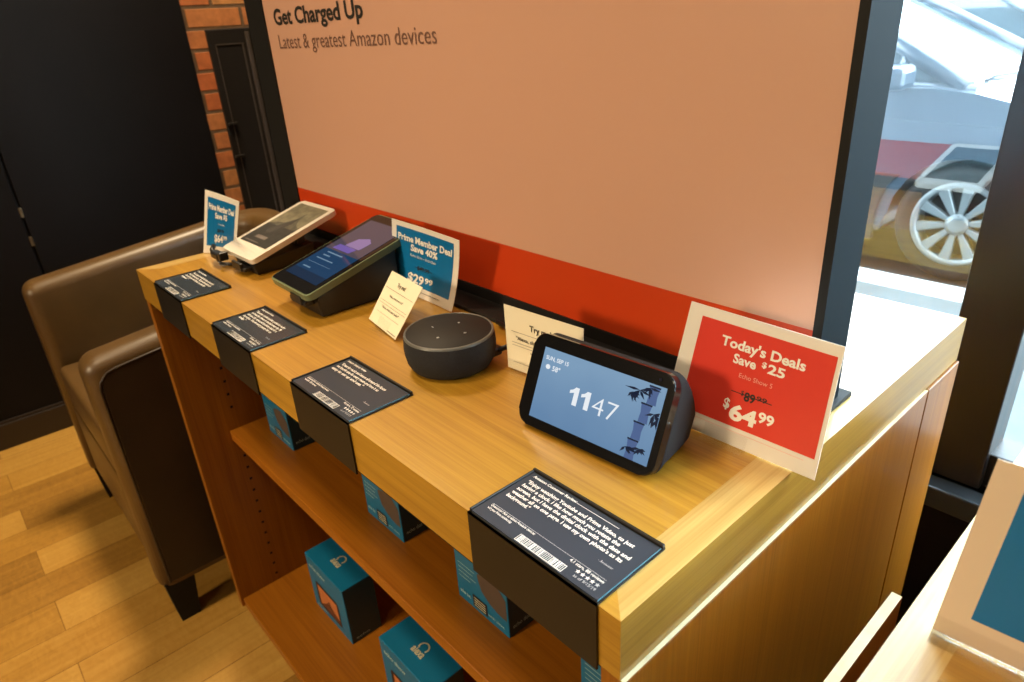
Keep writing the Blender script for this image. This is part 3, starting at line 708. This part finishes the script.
# --- round smart speaker
def speaker():
    c = (-0.3625, 0.1460, 0.0); R = thing('smart_speaker', c, 'round charcoal smart speaker puck on the counter behind a review card', 'speaker')
    bm = bmesh.new(); Rr = 0.0508
    lathe(bm, c, [(0.0, 0.001), (0.040, 0.001), (0.044, 0.0025), (0.0485, 0.010), (0.0503, 0.019), (Rr, 0.026), (0.0501, 0.034), (0.0496, 0.0385)], 64)
    link('fabric_shell', bm, M_fabric, parent=R)
    bm = bmesh.new(); lathe(bm, c, [(0.0496, 0.0385), (0.0492, 0.0405), (0.0472, 0.0412), (0.0468, 0.0400)], 64)
    link('light_ring', bm, mat('grey_light_ring', (0.11, 0.11, 0.10), 0.35), parent=R)
    bm = bmesh.new(); lathe(bm, c, [(0.0470, 0.0402), (0.0462, 0.0408), (0.0, 0.0405)], 64)
    for a in (20, 110, 200, 290):
        x, y = c[0] + 0.021*math.cos(math.radians(a)), c[1] + 0.021*math.sin(math.radians(a))
        if a in (20, 200): box(bm, x-0.0016, x+0.0016, y-0.0004, y+0.0004, 0.0404, 0.0411, mi=1)
        if a == 20: box(bm, x-0.0004, x+0.0004, y-0.0016, y+0.0016, 0.0404, 0.0411, mi=1)
        if a == 110: lathe(bm, (x, y, 0.0407), [(0.0012, 0.0), (0.0012, 0.0002), (0.0, 0.0002)], 12, mi=1)
        if a == 290: lathe(bm, (x, y, 0.0407), [(0.0015, 0.0), (0.0015, 0.0002), (0.0, 0.0002)], 12, mi=1)
    link('button_plate', bm, [mat('dark_button_plate', (0.009, 0.0078, 0.0075), 0.6, spec=0.3), M_greywhite], parent=R)
    bm = bmesh.new()
    tube(bm, ((-0.330, 0.181, 0.012), (-0.322, 0.196, 0.016), (-0.322, 0.214, 0.011), (-0.345, 0.238, 0.006), (-0.40, 0.2455, 0.006)), 0.0030, 8)
    box(bm, -0.336, -0.326, 0.172, 0.190, 0.007, 0.017, bev=0.002)
    link('power_cord', bm, M_black, parent=R)
speaker()

# --- e-reader and tablet on angled demo stands
def demo_stand(label, cx, y0, y1, w_, z0, z1, extra=None):
    R = thing('demo_stand', (cx, (y0+y1)/2, 0), label, 'display stand')
    bm = bmesh.new()
    x0, x1 = cx-w_/2, cx+w_/2
    # wedge body in side view
    side = [(y0, 0.0), (y1, 0.0), (y1, z1), (y0+0.004, z0), (y0-0.004, z0-0.004)]
    prism(bm, [(x0, y, z) for y, z in side], (x1-x0, 0, 0), bev=0.0022)
    link('wedge_body', bm, M_black, parent=R)
    bm = bmesh.new(); box(bm, x0+0.012, x1-0.012, y0-0.016, y0+0.006, max(0.004, z0-0.014), max(0.007, z0-0.008), bev=0.001); box(bm, x0+0.02, x1-0.02, y0-0.018, y0-0.013, max(0.004, z0-0.014), z0-0.001, bev=0.001)
    link('front_lip', bm, M_black, parent=R)
    if extra: extra(R)
    return R
def ereader():
    # white e-reader
    m = frame_at((-0.8870, 0.1150, 0.0295), 1.2, 73.7); W_, H_ = 0.116, 0.164
    def ex(R):
        bm = bmesh.new(); box(bm, -0.888, -0.856, 0.205, 0.222, 0.0, 0.0505, bev=0.003); link('support_post', bm, mat('grey_post', (0.05, 0.055, 0.065), 0.3), parent=R)
        bm = bmesh.new(); box(bm, -0.962, -0.930, 0.098, 0.112, 0.012, 0.024, bev=0.003); tube(bm, ((-0.962, 0.105, 0.016), (-0.978, 0.108, 0.020), (-0.986, 0.115, 0.024)), 0.004, 8)
        tube(bm, ((-0.945, 0.103, 0.012), (-0.940, 0.106, 0.004), (-0.930, 0.115, 0.003), (-0.90, 0.14, 0.003)), 0.003, 8); box(bm, -0.926, -0.916, 0.098, 0.113, 0.014, 0.028, bev=0.002)
        link('security_clip', bm, M_black, parent=R)
    demo_stand('low black wedge stand under the white e-reader', -0.878, 0.126, 0.228, 0.075, 0.020, 0.030, ex)
    R = thing('e_reader', (-0.8870, 0.19, 0.03), 'white e-reader with grey painted cover picture, tilted on a black stand', 'e-reader')
    bm = bmesh.new(); slab(bm, m, W_, H_, 0.0085, 0.008, 0.002); link('white_case', bm, mat('white_case', (0.68, 0.645, 0.575), 0.35), parent=R)
    P = lambda u, v: m @ Vector(((u-0.5)*W_, v*H_, 0.0003)); P1 = lambda u, v: m @ Vector(((u-0.5)*W_, v*H_, 0.0005)); P2 = lambda u, v: m @ Vector(((u-0.5)*W_, v*H_, 0.0007))
    bm = bmesh.new(); quad(bm, P, .085, .915, .19, .945, 0); quad(bm, P1, .085, .915, .19, .53, 1)
    shape(bm, P1, [(.085, .53), (.25, .58), (.42, .60), (.55, .66), (.60, .82), (.66, .68), (.74, .62), (.915, .56), (.915, .53)], 2)
    shape(bm, P2, [(.30, .46), (.45, .58), (.60, .72), (.63, .60), (.55, .50), (.50, .40), (.35, .38)], 3)
    quad(bm, P2, .30, .62, .285, .335, 4); quad(bm, P2, .16, .60, .22, .23, 4)
    link('ink_screen', bm, [mat('eink_pale', (0.15, 0.14, 0.09), 0.5, noise=0.35, nscale=90), mat('eink_dark', (0.018, 0.018, 0.017), 0.45, noise=0.5, nscale=120), mat('eink_mid', (0.06, 0.057, 0.04), 0.5, noise=0.4, nscale=140), M_ink, mat('eink_line', (0.13, 0.11, 0.10), 0.5)], parent=R)
ereader()
def tablet():
    m = frame_at((-0.6525, 0.0935, 0.0365), -0.8, 74.6); W_, H_ = 0.115, 0.190
    demo_stand('chunky black wedge stand under the blue-screened tablet', -0.633, 0.112, 0.235, 0.070, 0.0315, 0.0645)
    R = thing('tablet', (-0.664, 0.19, 0.04), 'black tablet with sage green edge and dark blue screen, tilted on a stand', 'tablet')
    bm = bmesh.new(); slab(bm, m, W_, H_, 0.0095, 0.009, 0.0015); link('green_case', bm, mat('sage_case', (0.13, 0.165, 0.085), 0.4), parent=R)
    bm = bmesh.new(); slab(bm, m, W_-0.005, H_-0.005, 0.001, 0.007, 0.0002, cy=H_/2, z=0.0008); link('front_glass', bm, mat('tablet_glass', (0.006, 0.006, 0.007), 0.06), parent=R)
    P = lambda u, v: m @ Vector(((u-0.5)*W_, v*H_, 0.0010)); P1 = lambda u, v: m @ Vector(((u-0.5)*W_, v*H_, 0.0012)); P2 = lambda u, v: m @ Vector(((u-0.5)*W_, v*H_, 0.0014))
    bm = bmesh.new(); quad(bm, P, .10, .90, .115, .90, 0)
    quad(bm, P1, .10, .90, .47, .90, 2); quad(bm, P1, .10, .90, .115, .20, 1)
    sc = link('screen', bm, [emis('tablet_blue', (0.004, 0.040, 0.105), 1, 0.06), emis('tablet_deep', (0.002, 0.020, 0.055), 1, 0.06), emis('tablet_reflection_violet', (0.075, 0.058, 0.078), 1, 0.06)], parent=R)  # violet upper half has the poster's reflection put into its glow
    bm = bmesh.new()
    for (v, u0, u1, h) in ((.43, .26, .62, .012), (.39, .26, .42, .012), (.345, .22, .62, .010), (.29, .18, .72, .003), (.225, .22, .40, .012)): quad(bm, P2, u0, u1, v, v+h, 0)
    link('screen_writing', bm, emis('tablet_text', (0.14, 0.24, 0.34)), parent=sc)
    bm = bmesh.new(); shape(bm, P2, [(.22, .49), (.62, .49), (.66, .55), (.26, .55)], 0); shape(bm, P2, [(.36, .555), (.70, .555), (.72, .66), (.60, .70), (.42, .66)], 1)
    link('screen_picture', bm, [emis('tablet_purple', (0.16, 0.10, 0.36)), emis('tablet_lilac', (0.26, 0.17, 0.34))], parent=sc)
tablet()
def rear_reader():
    demo_stand('small black stand behind the poster, seen mirrored in the window glass', -0.166, 0.39, 0.52, 0.07, 0.076, 0.046)
    m = frame_at((-0.166, 0.527, 0.0560), 180, 77); W_, H_ = 0.098, 0.172
    R = thing('tablet', (-0.166, 0.44, 0.07), 'white framed tablet behind the poster, seen mirrored in the window glass', 'tablet')
    bm = bmesh.new(); slab(bm, m, W_, H_, 0.009, 0.008, 0.0015); link('white_case', bm, mat('white_shell', (0.80, 0.82, 0.80), 0.35), parent=R)
    P = lambda u, v: m @ Vector(((u-0.5)*W_, v*H_, 0.0006))
    bm = bmesh.new(); quad(bm, P, .10, .90, .12, .90); link('screen', bm, mat('dark_screen', (0.02, 0.05, 0.055), 0.15, noise=0.5, nscale=60), parent=R)
rear_reader()

# ================================================================== BLUE BOXES ON THE SHELVES
M_box = mat('teal_box_front', (0.002, 0.150, 0.300), 0.42); M_boxs = mat('shaded_teal_box_side', (0.002, 0.045, 0.075), 0.42)  # side colour is the carton's teal with its shade put in
M_device = mat('printed_grey', (0.085, 0.062, 0.050), 0.5); M_paletxt = mat('pale_teal_print', (0.40, 0.60, 0.62), 0.5); M_gold = mat('pale_gold_print', (0.55, 0.52, 0.36), 0.45)
def small_box(x0, y0, z0):
    w_, dp, h_ = 0.101, 0.046, 0.104
    R = thing('device_box', (x0+w_/2, y0+dp/2, z0), '', 'box', 'small teal boxes on the middle shelf')
    bm = bmesh.new(); box(bm, x0, x0+w_, y0, y0+dp, z0+0.0003, z0+h_, bev=0.0008, seg=1)
    for q in bm.faces:
        c = q.normal; 
    bmesh.ops.recalc_face_normals(bm, faces=bm.faces)
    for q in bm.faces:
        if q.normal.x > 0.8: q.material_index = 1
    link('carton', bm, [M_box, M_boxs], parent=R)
    P = lambda u, v: Vector((x0+u*w_, y0-0.0004, z0+v*h_)); P1 = lambda u, v: Vector((x0+u*w_, y0-0.0006, z0+v*h_))
    bm = bmesh.new()
    arc = [(.98, .26), (.98, .58)] + [(.98 - .53*(1-math.cos(math.radians(a)))*1.0 if False else .98-.53*math.sin(math.radians(a)), .26 + .60*0 + .38 + .10*math.cos(math.radians(a)) ) for a in (20, 40, 60, 80, 90)] + [(.47, .55), (.52, .42), (.66, .32), (.82, .27)]
    shape(bm, P, arc, 0)
    edge = [(.98, .60), (.80, .735), (.62, .69), (.46, .65)]
    link('device_picture', bm, M_device, parent=R)
    bm = bmesh.new(); write(bm, P1, 'echo dot', .06, .27, .13, .19, 0, .02); write(bm, P1, 'with alexa', .62, .92, .10, .145, 0, .01)
    for k, (u1) in enumerate((.40, .36, .42, .30)): quad(bm, P1, .07, u1, .62-k*.07, .63-k*.07, 0)
    quad(bm, P1, .32, .60, .06, .25, 1)
    for k in range(4): quad(bm, lambda u, v: P1(u, v) + Vector((0, -0.0002, 0)), .35, .57, .085+k*.04, .10+k*.04, 2)
    S_ = lambda u, v: Vector((x0+w_+0.0004, y0+u*dp, z0+v*h_)); write(bm, S_, 'echo dot', .15, .75, .12, .18, 0, .01)
    link('box_printing', bm, [M_paletxt, M_ink, M_gold], parent=R)
    return R
def dup(root, off, label):
    c = root.copy(); COL.objects.link(c); c.location = root.location + Vector(off); c['base'] = list(Vector(root['base']) + Vector(off)); c['label'] = label
    for ch in root.children:
        k = ch.copy(); COL.objects.link(k); k.parent = c
    return c
b1 = small_box(-0.966, 0.126, -0.345)
b1['label'] = 'small teal carton on the middle shelf, leftmost, below the far review cards'
dup(b1, (0.350, 0.006, 0), 'small teal carton on the middle shelf below the round speaker\'s review card')
dup(b1, (0.588, 0.002, 0), 'small teal carton on the middle shelf under the left half of the nearest review card')
dup(b1, (0.806, 0.004, 0), 'rightmost small teal carton on the middle shelf, peeking out under the nearest review card')
def big_box(x0, y0, z0):
    w_, dp, h_ = 0.150, 0.066, 0.138
    R = thing('device_box', (x0+w_/2, y0+dp/2, z0), '', 'box', 'large teal boxes on the bottom shelf')
    bm = bmesh.new(); box(bm, x0, x0+w_, y0, y0+dp, z0+0.0003, z0+h_, bev=0.001, seg=1)
    bmesh.ops.recalc_face_normals(bm, faces=bm.faces)
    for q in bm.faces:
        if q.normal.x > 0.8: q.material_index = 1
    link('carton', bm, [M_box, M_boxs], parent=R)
    P = lambda u, v: Vector((x0+u*w_, y0-0.0004, z0+v*h_)); P1 = lambda u, v: Vector((x0+u*w_, y0-0.0006, z0+v*h_))
    bm = bmesh.new(); shape(bm, P, [(.47 + .0 + (x/0.148)*.62, .36 + (y/0.086)*.46) for x, y in rrect(0.148, 0.086, 0.012)], 0)
    quad(bm, P1, .22, .74, .17, .55, 1); shape(bm, P1, [(.22, .17), (.42, .32), (.50, .42), (.60, .30), (.74, .24), (.74, .17)], 2)
    link('device_picture', bm, [M_black, mat('sunset_print', (0.50, 0.17, 0.06), 0.5), mat('dusk_print', (0.16, 0.06, 0.04), 0.5)], parent=R)
    bm = bmesh.new(); write(bm, P1, 'echo show', .08, .52, .80, .87, 0, .02)
    link('box_lettering', bm, M_paletxt, parent=R)
    bm = bmesh.new(); write(bm, P1, 'with alexa', .08, .36, .07, .105, 0, .01); link('box_lettering', bm, M_paletxt, parent=R)
    bm = bmesh.new()
    Tp = lambda u, v: Vector((x0+u*w_, y0+v*dp, z0+h_+0.0004))
    write(bm, Tp, 'alexa', .40, .60, .38, .58, 0, .03)
    ring = [(.50 + .075*math.cos(math.radians(a)), .64 + .16*math.sin(math.radians(a))) for a in range(-30, 211, 20)]
    inn = [(.50 + .055*math.cos(math.radians(a)), .64 + .115*math.sin(math.radians(a))) for a in range(-30, 211, 20)]
    for i in range(len(ring)-1): poly(bm, (Tp(*ring[i]), Tp(*ring[i+1]), Tp(*inn[i+1]), Tp(*inn[i])), 0)
    link('top_logo', bm, M_gold, parent=R)
    S_ = lambda u, v: Vector((x0+w_+0.0004, y0+u*dp, z0+v*h_)); bm = bmesh.new(); write(bm, S_, 'echo', .15, .60, .06, .10, 0, .01)
    link('box_lettering', bm, M_paletxt, parent=R)
    return R
b2 = big_box(-0.902, 0.113, -0.736)
b2['label'] = 'large teal carton on the bottom shelf, the left of the two, fully in view'
dup(b2, (0.287, -0.005, 0), 'large teal carton on the bottom shelf, the right of the two, cut off below')

# ================================================================== ARMCHAIR
def armchair():
    R = thing('armchair', (-1.455, 0.2, FZ), 'brown leather tub armchair standing left of the display counter', 'armchair')
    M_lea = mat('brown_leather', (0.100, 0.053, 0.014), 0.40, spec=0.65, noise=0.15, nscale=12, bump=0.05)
    M_lead = mat('shaded_brown_leather', (0.026, 0.014, 0.007), 0.45, noise=0.15, nscale=12)
    x0, x1, y0, y1 = -1.832, -1.138, -0.115, 0.53; th = 0.085; zb = -0.705
    # U shaped shell in plan, top rising a little towards the back
    def arcp(cx, cy, rad, a0, a1, n=6): return [(cx + rad*math.cos(math.radians(a0+(a1-a0)*i/n)), cy + rad*math.sin(math.radians(a0+(a1-a0)*i/n))) for i in range(n+1)]
    out = [(x1, y0)] + arcp(x1-0.12, y1-0.12, 0.12, 0, 90) + arcp(x0+0.12, y1-0.12, 0.12, 90, 180) + [(x0, y0)]
    inn = [(x0+th, y0)] + arcp(x0+th+0.06, y1-th-0.06, 0.06, 180, 90) + arcp(x1-th-0.06, y1-th-0.06, 0.06, 90, 0) + [(x1-th, y0)]
    pl = out + inn
    zt = lambda y: -0.172 + 0.07*max(0, (y-y0)/(y1-y0))
    bm = bmesh.new()
    a = [bm.verts.new((x, y, zb)) for x, y in pl]; t_ = [bm.verts.new((x, y, zt(y))) for x, y in pl]
    n = len(pl); fs = []
    for i in range(n): fs.append(bm.faces.new((a[i], a[(i+1) % n], t_[(i+1) % n], t_[i])))
    k = len(out)
    # top and bottom as strips between the outer and inner outline
    inr = list(range(n-1, k-1, -1))
    m_ = len(inr); no = k
    pts_o = list(range(k))
    for ring, flip in ((t_, False), (a, True)):
        for i in range(k-1):
            j0 = inr[min(m_-1, round(i*(m_-1)/(k-1)))]; j1 = inr[min(m_-1, round((i+1)*(m_-1)/(k-1)))]
            vs = [ring[i], ring[i+1], ring[j1]] + ([ring[j0]] if j0 != j1 else [])
            bm.faces.new(vs)
    bmesh.ops.recalc_face_normals(bm, faces=bm.faces)
    es = [e for e in bm.edges if len(e.link_faces) == 2 and e.calc_face_angle(0) > 0.9 and (e.verts[0].co.z > zb+0.1 or e.verts[1].co.z > zb+0.1)]
    bmesh.ops.bevel(bm, geom=es, offset=0.030, segments=6, profile=0.5, affect='EDGES', clamp_overlap=True)
    for q in bm.faces:
        c = q.calc_center_median(); q.smooth = True
    link('shell', bm, M_lea, parent=R)
    # outer panels; the shade on them is put into a darker leather
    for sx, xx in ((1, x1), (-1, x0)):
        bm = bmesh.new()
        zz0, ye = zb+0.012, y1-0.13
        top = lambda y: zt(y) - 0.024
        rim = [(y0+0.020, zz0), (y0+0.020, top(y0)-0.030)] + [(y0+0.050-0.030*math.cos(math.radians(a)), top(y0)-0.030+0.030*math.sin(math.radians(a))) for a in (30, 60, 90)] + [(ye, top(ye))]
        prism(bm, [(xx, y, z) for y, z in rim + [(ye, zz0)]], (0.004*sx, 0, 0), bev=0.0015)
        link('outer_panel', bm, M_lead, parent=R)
        bm = bmesh.new(); tube(bm, [(xx+0.003*sx, y-(0.003 if i_ < 3 else 0), z+(0.003 if i_ > 2 else 0)) for i_, (y, z) in enumerate(rim)], 0.0028, 8)
        link('piping', bm, M_lead, parent=R)
    bm = bmesh.new(); box(bm, x0+th-0.002, x1-th+0.002, y0+0.010, y1-th+0.01, zb, -0.50, bev=0.006, seg=3)
    for q in bm.faces: q.smooth = True
    link('seat_base', bm, M_lea, parent=R)
    bm = bmesh.new(); box(bm, x0+th+0.003, x1-th-0.003, y0+0.010, y1-th-0.003, -0.4995, -0.385, bev=0.014, seg=4)
    for q in bm.faces: q.smooth = True
    link('seat_cushion', bm, M_lea, parent=R)
    for lx in (x0+0.036, x1-0.036):
        for ly in (y0+0.036, y1-0.06):
            bm = bmesh.new(); s0, s1 = 0.030, 0.020
            v0 = [bm.verts.new((lx+sx*s0, ly+sy*s0, zb+0.002)) for sx, sy in ((-1,-1),(1,-1),(1,1),(-1,1))]; v1 = [bm.verts.new((lx+sx*s1, ly+sy*s1, FZ)) for sx, sy in ((-1,-1),(1,-1),(1,1),(-1,1))]
            bm.faces.new(v0); bm.faces.new(v1[::-1])
            for i in range(4): bm.faces.new((v0[i], v0[(i+1)%4], v1[(i+1)%4], v1[i]))
            link('leg', bm, M_blackm, parent=R)
armchair()
for o in bpy.data.objects:
    if 'base' in o: del o['base']
